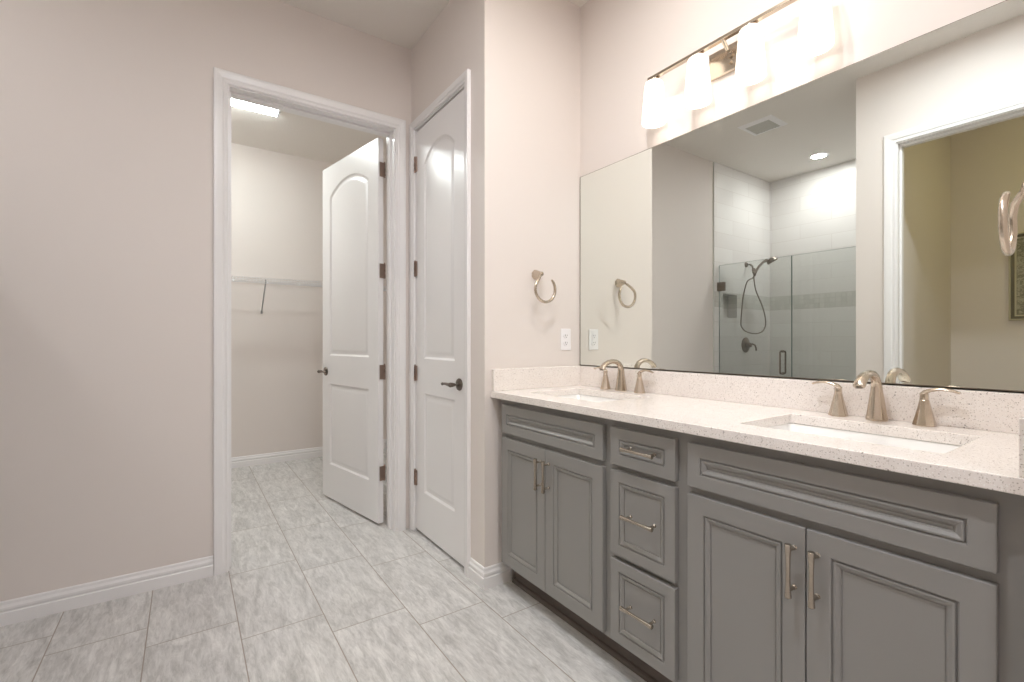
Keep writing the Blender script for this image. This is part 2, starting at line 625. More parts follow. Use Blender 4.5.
# shower tile cladding, niche and curb
bm = BM()
panel_wall(bm, 'Y', YB - 0.01, YB, -1.978, -0.88, 0, CEIL, [(NX0, NX1, NZ0, NZ1)])
wt = struct('wall_tile_side', bm, 'tile_x', 'white tiled shower wall carrying the hand shower and niche', 'wall')
bm = BM()
for q in ((NX0, NX1, YB + 0.09, YB + 0.1, NZ0, NZ1), (NX0, NX0 + .008, YB - .01, YB + .09, NZ0, NZ1), (NX1 - .008, NX1, YB - .01, YB + .09, NZ0, NZ1),
          (NX0, NX1, YB - .01, YB + .09, NZ0, NZ0 + .008), (NX0, NX1, YB - .01, YB + .09, NZ1 - .008, NZ1)):
    box(bm, *q)
obj('niche', bm, 'tile_x', wt)
bm = BM(); box(bm, -0.88, -0.874, YB - 0.012, YB, 0, CEIL)
obj('edge_trim', bm, 'grille', wt)
bm = BM(); box(bm, -1.988, -1.978, 1.335, YB, 0, CEIL)
struct('wall_tile_end', bm, 'tile_y', 'white tiled shower end wall with a grey mosaic band', 'wall')
bm = BM(); box(bm, -1.978, -0.88, 1.335, 1.345, 0, CEIL)
struct('wall_tile_near', bm, 'tile_x', 'white tiled shower wall opposite the hand shower', 'wall')
bm = BM(); box(bm, -1.02, -0.88, 1.345, YB - 0.012, 0, 0.1)
struct('trim_4', bm, 'quartz', 'pale stone curb under the shower glass', 'curb', bevel=0.004)

# ------------------------------------------------------------------ casings, jambs, baseboards
CAS = [(0.0, 0.0), (0.0, 0.010), (0.006, 0.013), (0.014, 0.011), (0.019, 0.012), (0.026, 0.017), (0.048, 0.020), (0.060, 0.020), (0.063, 0.017), (0.063, 0.0)]

def cased_opening(name, axis, plane, sgn, u0, u1, h, back, label, ro=0.006, stop=None, narrow=None):
    """casing on the room side (plane, facing sgn along axis), jamb lining through to `back`"""
    bm = BM()
    cw = CAS if narrow is None else [(w * narrow, d) for w, d in CAS]
    path = [(u0 - ro, 0), (u0 - ro, h + ro), (u1 + ro, h + ro), (u1 + ro, 0)]
    if axis == 'Y':
        t3 = lambda u, v, d: (u, plane + sgn * d, v)
    else:
        t3 = lambda u, v, d: (plane + sgn * d, u, v)
    sweep2d(bm, path, cw, t3)
    a0, a1 = sorted((plane, back))
    for q in ((u0 - JT, u0, 0, h + JT), (u1, u1 + JT, 0, h + JT), (u0, u1, h, h + JT)):
        if axis == 'Y':
            box(bm, q[0], q[1], a0, a1, q[2], q[3])
        else:
            box(bm, a0, a1, q[0], q[1], q[2], q[3])
    if stop:
        s0, s1 = stop
        for q in ((u0, u0 + .011, 0, h), (u1 - .011, u1, 0, h), (u0 + .011, u1 - .011, h - .011, h)):
            if axis == 'Y':
                box(bm, q[0], q[1], s0, s1, q[2], q[3])
            else:
                box(bm, s0, s1, q[0], q[1], q[2], q[3])
    return struct(name, bm, 'white', label, 'door casing')

cased_opening('trim_1', 'Y', YB, -1, CL0, CL1, CLH, YB + 0.13, 'white moulded casing round the open closet doorway', stop=(YB + 0.048, YB + 0.083))
cased_opening('trim_2', 'X', XC, -1, LN0, LN1, CLH, XC + 0.12, 'white moulded casing round the closed narrow door', stop=(XC + 0.045, XC + 0.08), narrow=0.72)
cased_opening('trim_3', 'X', XL, 1, HD0, HD1, CLH, XL - 0.12, 'white casing of the doorway reflected in the mirror', stop=(XL - 0.08, XL - 0.045))

BASE = [(0.0, 0.0), (0.0150, 0.0), (0.0150, 0.050), (0.0115, 0.054), (0.0115, 0.058), (0.0135, 0.062), (0.0135, 0.072), (0.0085, 0.082), (0.0075, 0.092), (0.004, 0.096), (0.0, 0.096)]
def baseboard(name, path, label):
    bm = BM()
    sweep2d(bm, path, [(w, z) for w, z in BASE], lambda u, v, d: (u, v, d))
    return struct(name, bm, 'white', label, 'baseboard')
baseboard('baseboard_back', [(CL0 - 0.070, YB), (-0.87, YB)], 'white baseboard along the wall left of the closet doorway')
baseboard('baseboard_stub', [(1.300, YS), (XC, YS), (XC, LN0 - 0.0525)], 'white baseboard wrapping the wall corner beside the vanity')
baseboard('baseboard_closet', [(1.8, 5.0), (-0.6, 5.0)], 'white baseboard along the closet rear wall')
baseboard('baseboard_left', [(XL, 1.335), (XL, HD1 + 0.070)], 'white baseboard beside the reflected doorway')

# ------------------------------------------------------------------ interior doors
def door_bm(W, H=2.412, T=0.035, st=0.122):
    bm = BM()
    ps = [rect_outline(st, W - st, 0.245, 0.832), arch_outline(st, W - st, 1.035, 2.185, 2.275)]
    prof = [(0, 0), (0.004, 0.003), (0.011, 0.0085), (0.019, 0.0095), (0.026, 0.0085), (0.036, 0.004), (0.048, 0.0022)]
    moulded_slab(bm, W, H, T, ps, prof, back='moulded')
    return bm

def lever(parent, x, z, side, toward):
    """round rose and turned lever on a door face; side -1 is the local front (-y); toward = lever direction in x"""
    y = 0.0 if side < 0 else 0.035
    h = obj('door_handle', (lambda b: (lathe(b, [(0.031, 0), (0.032, 0.004), (0.029, 0.009), (0.016, 0.013)], 28, (x, y, z), 'Y'), b)[1])(BM()), 'lever', parent, smooth=True)
    if side < 0:
        for v in h.data.vertices:
            v.co.y = 2 * y - v.co.y
        h.data.flip_normals()
    bm = BM()
    s = side
    tube(bm, [(x, y + s * .011, z), (x, y + s * .03, z), (x, y + s * .045, z)], [.010, .0085, .0115], 16)
    tube(bm, [(x - toward * .012, y + s * .052, z), (x, y + s * .053, z), (x + toward * .02, y + s * .054, z), (x + toward * .05, y + s * .054, z + .002),
              (x + toward * .08, y + s * .053, z + .001), (x + toward * .095, y + s * .051, z - .001), (x + toward * .105, y + s * .050, z - .002)],
         [.009, .0125, .0095, .0075, .0065, .009, .006], 14)
    obj('lever', bm, 'lever', h, smooth=True)

def hinge(parent, x, y, z, leaf_dir):
    bm = BM()
    tube(bm, [(x, y, z - .047), (x, y, z + .047)], .0062, 12)
    tube(bm, [(x, y, z + .047), (x, y, z + .053)], [.0045, .002], 12)
    for k in (-.028, 0, .028):
        tube(bm, [(x, y, z + k - .009), (x, y, z + k + .009)], .0069, 12)
    x1 = x + leaf_dir[0]
    y1 = y + leaf_dir[1]
    box(bm, min(x, x1) - .001, max(x, x1) + .001, min(y, y1) - .001, max(y, y1) + .001, z - .045, z + .045)
    return obj('hinge', bm, 'bronze', parent, smooth=True)

HZ = (0.33, 0.965, 1.60, 2.235)
# door 1: swung into the closet. local x runs from the free edge to the hinge edge, front (-y) is the face we see
W1 = 0.818
d1 = obj('door_1', door_bm(W1), 'white', None, smooth=True, angle=25)
tag(d1, 'white two panel arched door standing open into the closet', 'door', None, 'structure')
bx_, by_ = 1.022, 2.906                       # closet-side corner of the hinge edge, next to the jamb
ux, uy = 0.181, -0.9835                       # from the free edge towards the hinge, seen from above
d1.location = (bx_ + uy * 0.035 - ux * W1, by_ - ux * 0.035 - uy * W1, 0.02)
d1.rotation_euler = (0, 0, math.atan2(uy, ux))
lever(d1, 0.062, 0.917, -1, 1)
lever(d1, 0.062, 0.917, 1, 1)
for z in HZ:
    hinge(d1, W1 + .006, 0.040, z - 0.02, (0, -.032))
bm = BM(); box(bm, -0.001, 0.001, 0.006, 0.029, 0.885, 0.945); obj('latch_plate', bm, 'bronze', d1)

# door 2: the closed narrow linen door, faces -X
W2 = LN1 - LN0 - 0.007
d2 = obj('door_2', door_bm(W2, st=0.118), 'white', None, smooth=True, angle=25)
tag(d2, 'closed narrow white arched panel door next to the vanity wall', 'door', None, 'structure')
d2.location = (XC + 0.002, LN1 - 0.0035, 0.02)
d2.rotation_euler = (0, 0, -PI / 2)           # local x -> -Y, local -y -> -X
lever(d2, W2 - 0.062, 0.917, -1, -1)
for z in HZ:
    hinge(d2, -0.0035, -0.0055, z - 0.02, (0.022, .004))

# ------------------------------------------------------------------ vanity
XF = 1.212            # front plane of doors and drawers
XFF = 1.232           # face frame
CT = 0.923
CB = 0.893
CAB_B = 0.112

CAB_PROF = [(0, 0), (0.0006, 0.0060), (0.0032, 0.0060), (0.0050, 0.0010), (0.0085, 0.0012), (0.0150, 0.0058), (0.0172, 0.0062), (0.0180, 0.0100), (0.0205, 0.0100), (0.0215, 0.0085)]

def front(name, parent, base, y0, y1, z0, z1, inset):
    """panel front facing -X; y1 > y0. base = world origin of parent"""
    bm = BM()
    moulded_slab(bm, y1 - y0, z1 - z0, 0.0195, [rect_outline(inset, y1 - y0 - inset, inset, z1 - z0 - inset)], CAB_PROF)
    o = obj(name, bm, 'cabinet', parent)
    bv = o.modifiers.new('bevel', 'BEVEL'); bv.width = 0.002; bv.segments = 2; bv.limit_method = 'ANGLE'; bv.angle_limit = math.radians(80)
    o.location = (XF - base[0], y1 - base[1], z0 - base[2])
    o.rotation_euler = (0, 0, -PI / 2)
    return o

def pull(parent, x, z, horizontal):
    """flared bar pull with two posts, on a front's local face (y = 0, facing -y)"""
    bm = BM()
    L = 0.064
    D = Vector((1, 0, 0)) if horizontal else Vector((0, 0, 1))
    c = Vector((x, -0.031, z))
    ts = (-1, -.985, -.7, -.35, 0, .35, .7, .985, 1)
    rs = (.0066, .0078, .0064, .0053, .005, .0053, .0064, .0078, .0066)
    tube(bm, [c + D * (L * t) for t in ts], list(rs), 16)
    for s in (-1, 1):
        p = c + D * (s * 0.048)
        tube(bm, [(p.x, 0.0, p.z), (p.x, -0.004, p.z), (p.x, -0.007, p.z), (p.x, -0.028, p.z)], [.0066, .006, .004, .004], 14)
    return obj('handle', bm, 'pull', parent, smooth=True, angle=50)

def cabinet_body(t, base, y0, y1, ends):
    bx_, by_, bz_ = base
    bm = BM()
    def b(x0, x1, a, c, z0, z1):
        box(bm, x0 - bx_, x1 - bx_, a - by_, c - by_, z0 - bz_, z1 - bz_)
    XB = XM - 0.004
    b(XFF + .019, XB, y0, y0 + .016, CAB_B, CB)          # ends, bottom, back, rails
    b(XFF + .019, XB, y1 - .016, y1, CAB_B, CB)
    b(XFF + .019, XB, y0 + .016, y1 - .016, CAB_B, CAB_B + .016)
    b(XB - .01, XB, y0 + .016, y1 - .016, CAB_B + .016, CB)
    obj('carcass', bm, 'cabinet', t)

def face_frame(t, base, y0, y1, stile_lo, stile_hi, rails):
    bm = BM()
    bx_, by_, bz_ = base
    def b(a, c, z0, z1):
        box(bm, XFF - bx_, XFF + .019 - bx_, a - by_, c - by_, z0 - bz_, z1 - bz_)
    b(y0, y0 + stile_lo, CAB_B, CB)
    b(y1 - stile_hi, y1, CAB_B, CB)
    for z0, z1 in rails:
        b(y0 + stile_lo, y1 - stile_hi, z0, z1)
    obj('face_frame', bm, 'cabinet', t)

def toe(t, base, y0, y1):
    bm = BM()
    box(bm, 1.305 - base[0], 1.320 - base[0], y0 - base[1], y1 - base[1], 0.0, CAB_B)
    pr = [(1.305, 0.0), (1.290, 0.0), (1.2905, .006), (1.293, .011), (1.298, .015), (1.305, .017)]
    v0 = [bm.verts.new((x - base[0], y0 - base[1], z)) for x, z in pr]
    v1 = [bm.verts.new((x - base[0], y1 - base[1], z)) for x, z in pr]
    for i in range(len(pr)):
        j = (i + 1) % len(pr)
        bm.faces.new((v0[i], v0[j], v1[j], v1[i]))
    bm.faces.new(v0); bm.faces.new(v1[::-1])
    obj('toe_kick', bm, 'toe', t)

ZT, ZFB, ZDT, ZDB = 0.863, 0.735, 0.714, 0.128
def sink_cabinet(label, y0, y1, fy0, fy1, slo, shi):
    base = (XFF, (y0 + y1) / 2, 0.0)
    t = thing('sink_cabinet', label, 'cabinet', base, 0, 'grey vanity cabinets')
    cabinet_body(t, base, y0, y1, None)
    face_frame(t, base, y0, y1, slo, shi, [(CB - .045, CB), (ZFB - .03, ZFB + .012), (CAB_B, CAB_B + .032)])
    toe(t, base, y0, y1)
    front('false_drawer_front', t, base, fy0, fy1, ZFB, ZT, 0.040)
    mid = (fy0 + fy1) / 2
    W = mid - fy0 - .0015
    dl = front('door', t, base, mid + .0015, fy1, ZDB, ZDT, 0.052)
    dr = front('door', t, base, fy0, mid - .0015, ZDB, ZDT, 0.052)
    zc = 0.612 - ZDB
    pull(dl, W - .024, zc, False)
    pull(dr, .024, zc, False)
    return t

sink_cabinet('grey double door sink cabinet nearest the white doors, under the far basin', 1.173, 1.868, 1.192, 1.842, .03, .04)
sink_cabinet('grey double door sink cabinet at the right, under the near basin', 0.158, 0.870, 0.205, 0.848, .06, .035)
base = (XFF, 1.0215, 0.0)
dc = thing('drawer_cabinet', 'grey three drawer cabinet between the two sink cabinets', 'cabinet', base, 0, 'grey vanity cabinets')
cabinet_body(dc, base, 0.870, 1.173, None)
face_frame(dc, base, 0.870, 1.173, .034, .034, [(CB - .045, CB), (.705, .745), (.405, .445), (CAB_B, CAB_B + .032)])
toe(dc, base, 0.870, 1.173)
for z0, z1, hz in ((0.735, 0.863, 0.802), (0.428, 0.717, 0.578), (0.128, 0.411, 0.278)):
    dr = front('drawer', dc, base, 0.8915, 1.154, z0, z1, 0.038)
    pull(dr, (1.154 - 0.8915) / 2 + .008, hz - z0, True)

# countertop with two basin cut-outs
SINKS = (1.535, 0.525)
SX0, SX1, SHW = 1.310, 1.622, 0.224
def rrect(cx, cy, hx, hy, r, n=6):
    pts = []
    for sx, sy, a0 in ((1, 1, 0), (-1, 1, 90), (-1, -1, 180), (1, -1, 270)):
        for k in range(n + 1):
            a = math.radians(a0 + 90 * k / n)
            pts.append((cx + sx * (hx - r) + r * math.cos(a), cy + sy * (hy - r) + r * math.sin(a)))
    return pts
bm = BM()
cx0, cx1, cy0, cy1 = 1.186, XM, YR, YS
outer = [(cx0, cy0), (cx1, cy0), (cx1, cy1), (cx0, cy1)]
loops = [outer] + [rrect((SX0 + SX1) / 2, y, (SX1 - SX0) / 2, SHW, 0.014) for y in SINKS]
tops = {}
for z in (CT, CB):
    edges = []
    rings = []
    for lp in loops:
        vs = [bm.verts.new((x, y, z)) for x, y in lp]
        edges += [bm.edges.new((vs[i], vs[(i + 1) % len(vs)])) for i in range(len(vs))]
        rings.append(vs)
    bmesh.ops.triangle_fill(bm, use_beauty=True, use_dissolve=False, edges=edges)
    tops[z] = rings
for ra, rb in zip(tops[CT], tops[CB]):
    n = len(ra)
    for i in range(n):
        bm.faces.new((ra[i], ra[(i + 1) % n], rb[(i + 1) % n], rb[i]))
ct = obj('countertop', bm, 'quartz', None, bevel=0.0022)
ct.modifiers['bevel'].angle_limit = math.radians(60)
tag(ct, 'speckled off-white quartz vanity top with two rectangular basin cut-outs', 'countertop')
tag(boxo('backsplash', 'quartz', XM - .020, XM, YR + .02, YS - .02, CT, 1.026, None, bevel=.0018), 'long speckled quartz backsplash strip under the mirror', 'backsplash')
tag(boxo('side_splash', 'quartz', 1.192, XM, YS - .020, YS, CT, 1.026, None, bevel=.0018), 'short quartz side splash on the towel ring wall left of the far basin', 'backsplash', 'side splashes')
tag(boxo('side_splash', 'quartz', 1.192, XM, YR, YR + .020, CT, 1.026, None, bevel=.0018), 'short quartz side splash at the right picture edge', 'backsplash', 'side splashes')

# undermount basins
def basin(label, cy):
    cx = (SX0 + SX1) / 2
    hx, hy = (SX1 - SX0) / 2, SHW
    t = thing('sink_basin', label, 'sink', (cx, cy, CB), 0, 'undermount basins')
    bm = BM()
    def ring(dx, dy, z, r):  # a rounded rectangle
        return [bm.verts.new((x, y, z)) for x, y in rrect(0, 0, dx, dy, r)]
    lv = [(hx + .02, hy + .02, -.001, .03), (hx + .004, hy + .004, -.001, .026), (hx + .001, hy + .001, -.006, .026), (hx - .012, hy - .012, -.08, .04),
          (hx - .03, hy - .03, -.118, .05), (hx - .06, hy - .06, -.132, .05), (.03, .03, -.137, .0299), (.022, .022, -.139, .0219)]
    rs = [ring(*q) for q in lv]
    ou = [ring(*q) for q in ((hx + .02, hy + .02, -.012, .03), (hx + .008, hy + .008, -.014, .03), (hx - .004, hy - .004, -.085, .045), (hx - .025, hy - .025, -.128, .055), (.05, .05, -.147, .049))]
    n = len(rs[0])
    for a, b in list(zip(rs, rs[1:])) + list(zip(ou, ou[1:])) + [(ou[0], rs[0])]:
        for i in range(n):
            bm.faces.new((a[i], a[(i + 1) % n], b[(i + 1) % n], b[i]))
    bm.faces.new(rs[-1]); bm.faces.new(ou[-1])
    obj('bowl', bm, 'ceramic', t, smooth=True, angle=50)
    bm = BM()
    lathe(bm, [(.029, -.1385), (.030, -.136), (.024, -.1345), (.021, -.1365)], 28, (0, 0, 0))
    lathe(bm, [(.018, -.1365), (.0185, -.132), (.012, -.1305)], 24, (0, 0, 0))
    obj('drain', bm, 'nickel', t, smooth=True)
basin('white rectangular undermount basin near the towel ring wall', SINKS[0])
basin('white rectangular undermount basin in the near right counter', SINKS[1])

# widespread faucets
def faucet(label, cy, first=None):
    t = thing('faucet', label, 'faucet', (1.700, cy, CT), 0, 'widespread faucets')
    # spout: octagonal flared column that bends over into a broad lip
    bm = BM()
    rings = []
    prof = [(.0288, 0), (.0290, .004), (.0248, .030), (.0205, .060), (.0170, .084), (.0150, .100)]
    path = [Vector((0, 0, h)) for r, h in prof]
    rad = [(r, r) for r, h in prof]
    arc = [(-.004, .116), (-.016, .130), (-.036, .139), (-.060, .1415), (-.085, .138), (-.107, .129), (-.123, .117), (-.131, .106)]
    path += [Vector((x, 0, z)) for x, z in arc]      # the bend
    rad += [(.0138, .0134), (.0136, .0126), (.0140, .0118), (.0146, .0112), (.0152, .0110), (.0160, .0106), (.0166, .0100), (.0166, .0085)]
    tube(bm, [p + Vector((0, .007, 0)) for p in path], rad, 8, side=(0, 1, 0))
    sp = obj('spout', bm, 'nickel', t, bevel=.0028, segs=3)
    for p in sp.data.polygons:
        p.use_smooth = True
    sp.data.set_sharp_from_angle(angle=math.radians(60))
    sp.modifiers['bevel'].angle_limit = math.radians(25)
    bm = BM()
    lathe(bm, [(.009, .1025), (.009, .1075)], 16, (-.1295, .007, 0)); obj('aerator', bm, 'nickel_dark', sp)
    for s in (-1, 1):
        bm = BM()
        y = s * .106 + .002
        lathe(bm, [(.0268, 0), (.0270, .003), (.0218, .024), (.0160, .048), (.0116, .0705), (.0110, .072)], 8, (0, y, 0), phase=PI / 8)
        bo = obj('handle_base', bm, 'nickel', t, bevel=.0022, segs=3)
        bm = BM()
        lathe(bm, [(.0100, .0715), (.0106, .073), (.0098, .088), (.0080, .0925)], 8, (0, y, 0), phase=PI / 8)
        pts = [(0, y - s * .007, .0865), (0, y + s * .002, .0945), (0, y + s * .014, .1005), (0, y + s * .030, .1045), (0, y + s * .047, .1045), (0, y + s * .062, .1015), (0, y + s * .074, .0970)]
        rr = [(.0085, .0055), (.0090, .0062), (.0090, .0052), (.0090, .0046), (.0090, .0042), (.0086, .0040), (.0074, .0034)]
        tube(bm, pts, rr, 12, side=(1, 0, 0))
        obj('lever', bm, 'nickel', bo, smooth=True, angle=40)
    return t
faucet('brushed nickel two handle faucet behind the far basin', 1.543)
faucet('brushed nickel two handle faucet behind the near basin at right', 0.535)

# ------------------------------------------------------------------ mirror
mt = thing('mirror', 'large frameless wall mirror above the vanity backsplash', 'mirror', (XM, 1.027, 1.032))
bm = BM(); box(bm, -.0062, -.006, YR + .004 - 1.027, YS - .0075 - 1.027, 0.001, 1.0125)
obj('mirror_glass', bm, 'mirror', mt)
bm = BM(); box(bm, -.006, -.001, YR + .003 - 1.027, YS - .002 - 1.027, 0.0, 1.0145)
obj('mirror_backing', bm, 'edge', mt)
bm = BM()
box(bm, -.0085, -.001, YR + .004 - 1.027, YS - .003 - 1.027, -.0045, -.0001); box(bm, -.0085, -.0070, YR + .004 - 1.027, YS - .003 - 1.027, -.0045, -.0012)
obj('mirror_channel', bm, 'edge', mt)

# ------------------------------------------------------------------ vanity light bar
LY = (1.350, 1.135, 0.920, 0.705)
LX = 1.690
BZ = 2.316
LC = 1.0275
lt = thing('vanity_light', 'brushed nickel light bar with four glowing opal glass shades above the mirror', 'light fixture', (XM, LC, BZ))
def rel(x, y, z):
    return (x - XM, y - LC, z - BZ)
bm = BM(); box(bm, -.018, -.0005, -.095, .095, -.104, .002); obj('backplate', bm, 'nickel', lt, bevel=.006, segs=3)
bm = BM(); box(bm, LX - XM - .010, LX - XM + .010, -.352, .352, -.006, .007); obj('crossbar', bm, 'nickel', lt, bevel=.002)
bm = BM()
tube(bm, [(-.016, .0, -.042), (-.040, .0, -.030), (LX - XM, .0, -.002)], .0072, 14)
lathe(bm, [(.013, -.026), (.013, -.016)], 20, (0, 0, -.042), 'X'); lathe(bm, [(.006, -.028), (.007, -.016)], 12, (0, .0, -.072), 'X')
obj('arm', bm, 'nickel', lt, smooth=True)
for y in LY:
    bm = BM()
    c = rel(LX, y, BZ)
    lathe(bm, [(.020, -.026), (.024, -.024), (.025, -.012), (.020, -.008), (.010, -.006)], 24, c)
    sk = obj('socket_cup', bm, 'nickel', lt, smooth=True)
    bm = BM()
    lathe(bm, [(.034, -.022), (.038, -.026), (.041, -.045), (.0455, -.10), (.0500, -.155), (.0520, -.198), (.0505, -.2015), (.047, -.200)], 36, c)
    zb = min(v.co.z for v in bm.verts)
    for f in bm.faces:
        if len(f.verts) > 4 and f.calc_center_median().z < zb + .01:
            f.material_index = 1
    obj('lamp_shade', bm, ['shade', 'bulb'], sk, smooth=True, angle=60)

# ------------------------------------------------------------------ towel rings
def towel_ring(label, loc, rotz, so=.074, tl=-.03, end=410):
    t = thing('towel_ring', label, 'towel ring', loc, rotz, 'open towel rings')
    # local: wall at y = 0, ring hangs in front at -y
    bm = BM()
    lathe(bm, [(.0275, 0), (.0275, -.004), (.0230, -.014), (.0165, -.034), (.0122, -.046), (.0122, -.052), (.009, -.055)], 8, (-.004, 0, .078), 'Y', phase=PI / 8)
    obj('wall_mount', bm, 'nickel', t, bevel=.002, segs=2)
    bm = BM()
    pts = [(.002, -.048, .081), (-.016, -.055, .068), (-.037, -.3 * .06 - .7 * so, .048), (-.053, -.1 * .06 - .9 * so + .85 * tl * .06, .032)]
    R_ = .0635
    for k in range(33):
        a = math.radians(160 + (end - 160) * k / 32)
        pts.append((R_ * math.cos(a), -so - tl * R_ * math.cos(a), R_ * math.sin(a)))
    tube(bm, pts, [.0074] * (len(pts) - 3) + [.0070, .0064, .0050], 12)
    obj('ring', bm, 'nickel', t, smooth=True)
    return t
towel_ring('brushed nickel open towel ring on the wall left of the mirror', (1.459, YS, 1.416), 0)
towel_ring('brushed nickel open towel ring cut by the right picture edge', (1.474, YR, 1.416), PI, .077, -.04, 440)

# ------------------------------------------------------------------ outlet
ot = thing('wall_outlet', 'white duplex outlet below the towel ring beside the mirror', 'outlet', (1.653, YS, 1.168))
bm = BM(); box(bm, -.035, .035, -.0055, 0, -.057, .057); obj('cover_plate', bm, 'plastic', ot, bevel=.003)
for zc in (.0195, -.0195):
    bm = BM()
    tube(bm, [(0, -.005, zc), (0, -.0085, zc)], [(.0165, .0145)] * 2, 20, side=(1, 0, 0))
    r = obj('receptacle', bm, 'plastic', ot)
    bm = BM()
    box(bm, -.0075, -.0052, -.0090, -.0084, zc - .002, zc + .007); box(bm, .0052, .0075, -.0090, -.0084, zc - .001, zc + .006)
    tube(bm, [(0, -.0084, zc - .0075), (0, -.0090, zc - .0075)], .0026, 10)
    obj('slot', bm, 'slot', r)

# ------------------------------------------------------------------ closet: wire shelf, lamp
ws = thing('wire_shelf', 'white wire shelf with hanging rail on the closet rear wall', 'shelf', (0.6, 5.0, 1.718))
bm = BM()
x0, x1 = -1.19, 1.19
for y, z in ((-.305, 0), (-.305, -.030), (-.18, -.003), (-.02, -.003)):
    tube(bm, [(x0, y, z), (x1, y, z)], .0032, 8)
n = 94
for k in range(n):
    x = x0 + .01 + (x1 - x0 - .02) * k / (n - 1)
    tube(bm, [(x, -.012, .001), (x, -.302, .001), (x, -.306, -.004), (x, -.306, -.030)], .0013, 5)
obj('deck', bm, 'wire', ws, smooth=True)
bm = BM(); tube(bm, [(x0, -.325, -.046), (x1, -.325, -.046)], .0062, 10)
for k in range(9):
    x = -1.05 + .262 * k
    tube(bm, [(x, -.306, -.028), (x, -.312, -.040), (x, -.325, -.046)], .004, 8)
obj('hanging_rail', bm, 'wire', ws, smooth=True)
for x in (-0.015, -0.93, 0.9):
    bm = BM()
    tube(bm, [(x, -.300, -.012), (x, -.292, -.028), (x, -.012, -.285)], .0055, 10)
    box(bm, x - .008, x + .008, -.008, 0, -.302, -.272)
    obj('brace', bm, 'brace', ws, smooth=True)

cl = thing('closet_light', 'long glowing ceiling light inside the closet', 'ceiling light', (0.0, 4.065, CEIL))
bm = BM(); box(bm, -.60, .60, -.062, .062, -.022, 0); obj('housing', bm, 'plastic', cl, bevel=.003)
bm = BM()
prf = [(-.055, -.022), (-.055, -.034), (-.044, -.045), (.044, -.045), (.055, -.034), (.055, -.022)]
v0 = [bm.verts.new((-.585, y, z)) for y, z in prf]; v1 = [bm.verts.new((.585, y, z)) for y, z in prf]
for i in range(6):
    j = (i + 1) % 6
    bm.faces.new((v0[i], v0[j], v1[j], v1[i]))
bm.faces.new(v0); bm.faces.new(v1[::-1])
obj('diffuser', bm, 'tube', cl)
for s in (-1, 1):
    bm = BM(); box(bm, min(s * .585, s * .602), max(s * .585, s * .602), -.060, .060, -.047, -.0001); obj('end_cap', bm, 'plastic', cl, bevel=.003)

# ------------------------------------------------------------------ shower
GX = -0.950
gp = thing('shower_screen', 'fixed clear glass shower panel seen in the mirror', 'glass panel', (GX, 1.69, 0.1))
bm = BM(); box(bm, -.005, .005, 1.347 - 1.69, 2.050 - 1.69, 0.001, 1.825); obj('pane', bm, 'glass', gp)
bm = BM()
box(bm, -.0052, .0052, 2.050 - 1.69, 2.0515 - 1.69, .001, 1.8255); box(bm, -.0052, .0052, 1.347 - 1.69, 2.050 - 1.69, 1.825, 1.8265)
obj('polished_edge', bm, 'glass_edge', gp)
sd = thing('shower_door', 'hinged clear glass shower door with pull handle, in the mirror', 'glass door', (GX, 2.755, 0.1))
bm = BM(); box(bm, -.005, .005, 2.056 - 2.755, -.006, 0.010, 1.825); pn = obj('pane', bm, 'glass', sd)
bm = BM()
box(bm, -.0052, .0052, 2.0545 - 2.755, 2.056 - 2.755, .010, 1.8255); box(bm, -.0052, .0052, -.006, -.0045, .010, 1.8255); box(bm, -.0052, .0052, 2.056 - 2.755, -.006, 1.825, 1.8265)
obj('polished_edge', bm, 'glass_edge', sd)
for z in (0.25, 1.61):
    bm = BM()
    box(bm, -.013, -.0055, -.066, .004, z - .045, z + .045); box(bm, .0055, .013, -.066, .004, z - .045, z + .045); box(bm, -.024, .024, .000, .0065, z - .045, z + .045)
    obj('hinge', bm, 'nickel_dark', sd, bevel=.0015)
bm = BM()
for s in (-1, 1):
    y = 2.130 - 2.755
    pts = [(s * .006, y, .765), (s * .040, y, .765), (s * .050, y, .775), (s * .050, y, .955), (s * .040, y, .965), (s * .006, y, .965)]
    tube(bm, pts, .0075, 12)
    for z in (.765, .965):
        lathe(bm, [(.012, s * .0058), (.012, s * .010)], 18, (0, y, z), 'X')
obj('handle', bm, 'nickel_dark', sd, smooth=True)

YT = YB - 0.01
hs = thing('hand_shower', 'satin nickel hand shower with looping hose on the tiled wall', 'shower head', (-1.475, YT, 1.985))
bm = BM()
lathe(bm, [(.030, 0), (.030, -.004), (.022, -.012), (.011, -.016)], 24, (0, 0, 0), 'Y')
tube(bm, [(0, -.012, 0), (.01, -.05, -.006), (.03, -.085, -.03), (.055, -.112, -.08)], .0095, 12)
tube(bm, [(.045, -.105, -.065), (.070, -.130, -.115)], [.018, .018], 14)
obj('shower_arm', bm, 'nickel_dark', hs, smooth=True)
bm = BM()
wpts = [(.075, -.130, -.145), (.070, -.142, -.10), (.05, -.165, -.045), (.02, -.195, .0), (-.008, -.22, .018)]
tube(bm, wpts, [.012, .0135, .0125, .013, .019], 14)
hd = Vector((-.062, -.245, .016))
ax = Vector((-.30, -.42, -.86)).normalized()
tube(bm, [hd - ax * .034, hd - ax * .02, hd + ax * .006, hd + ax * .016], [.022, .046, .056, .052], 24)
tube(bm, [Vector((-.002, -.216, .016)), hd - ax * .012], [.018, .024], 14)
obj('spray_wand', bm, 'nickel_dark', hs, smooth=True)
bm = BM()
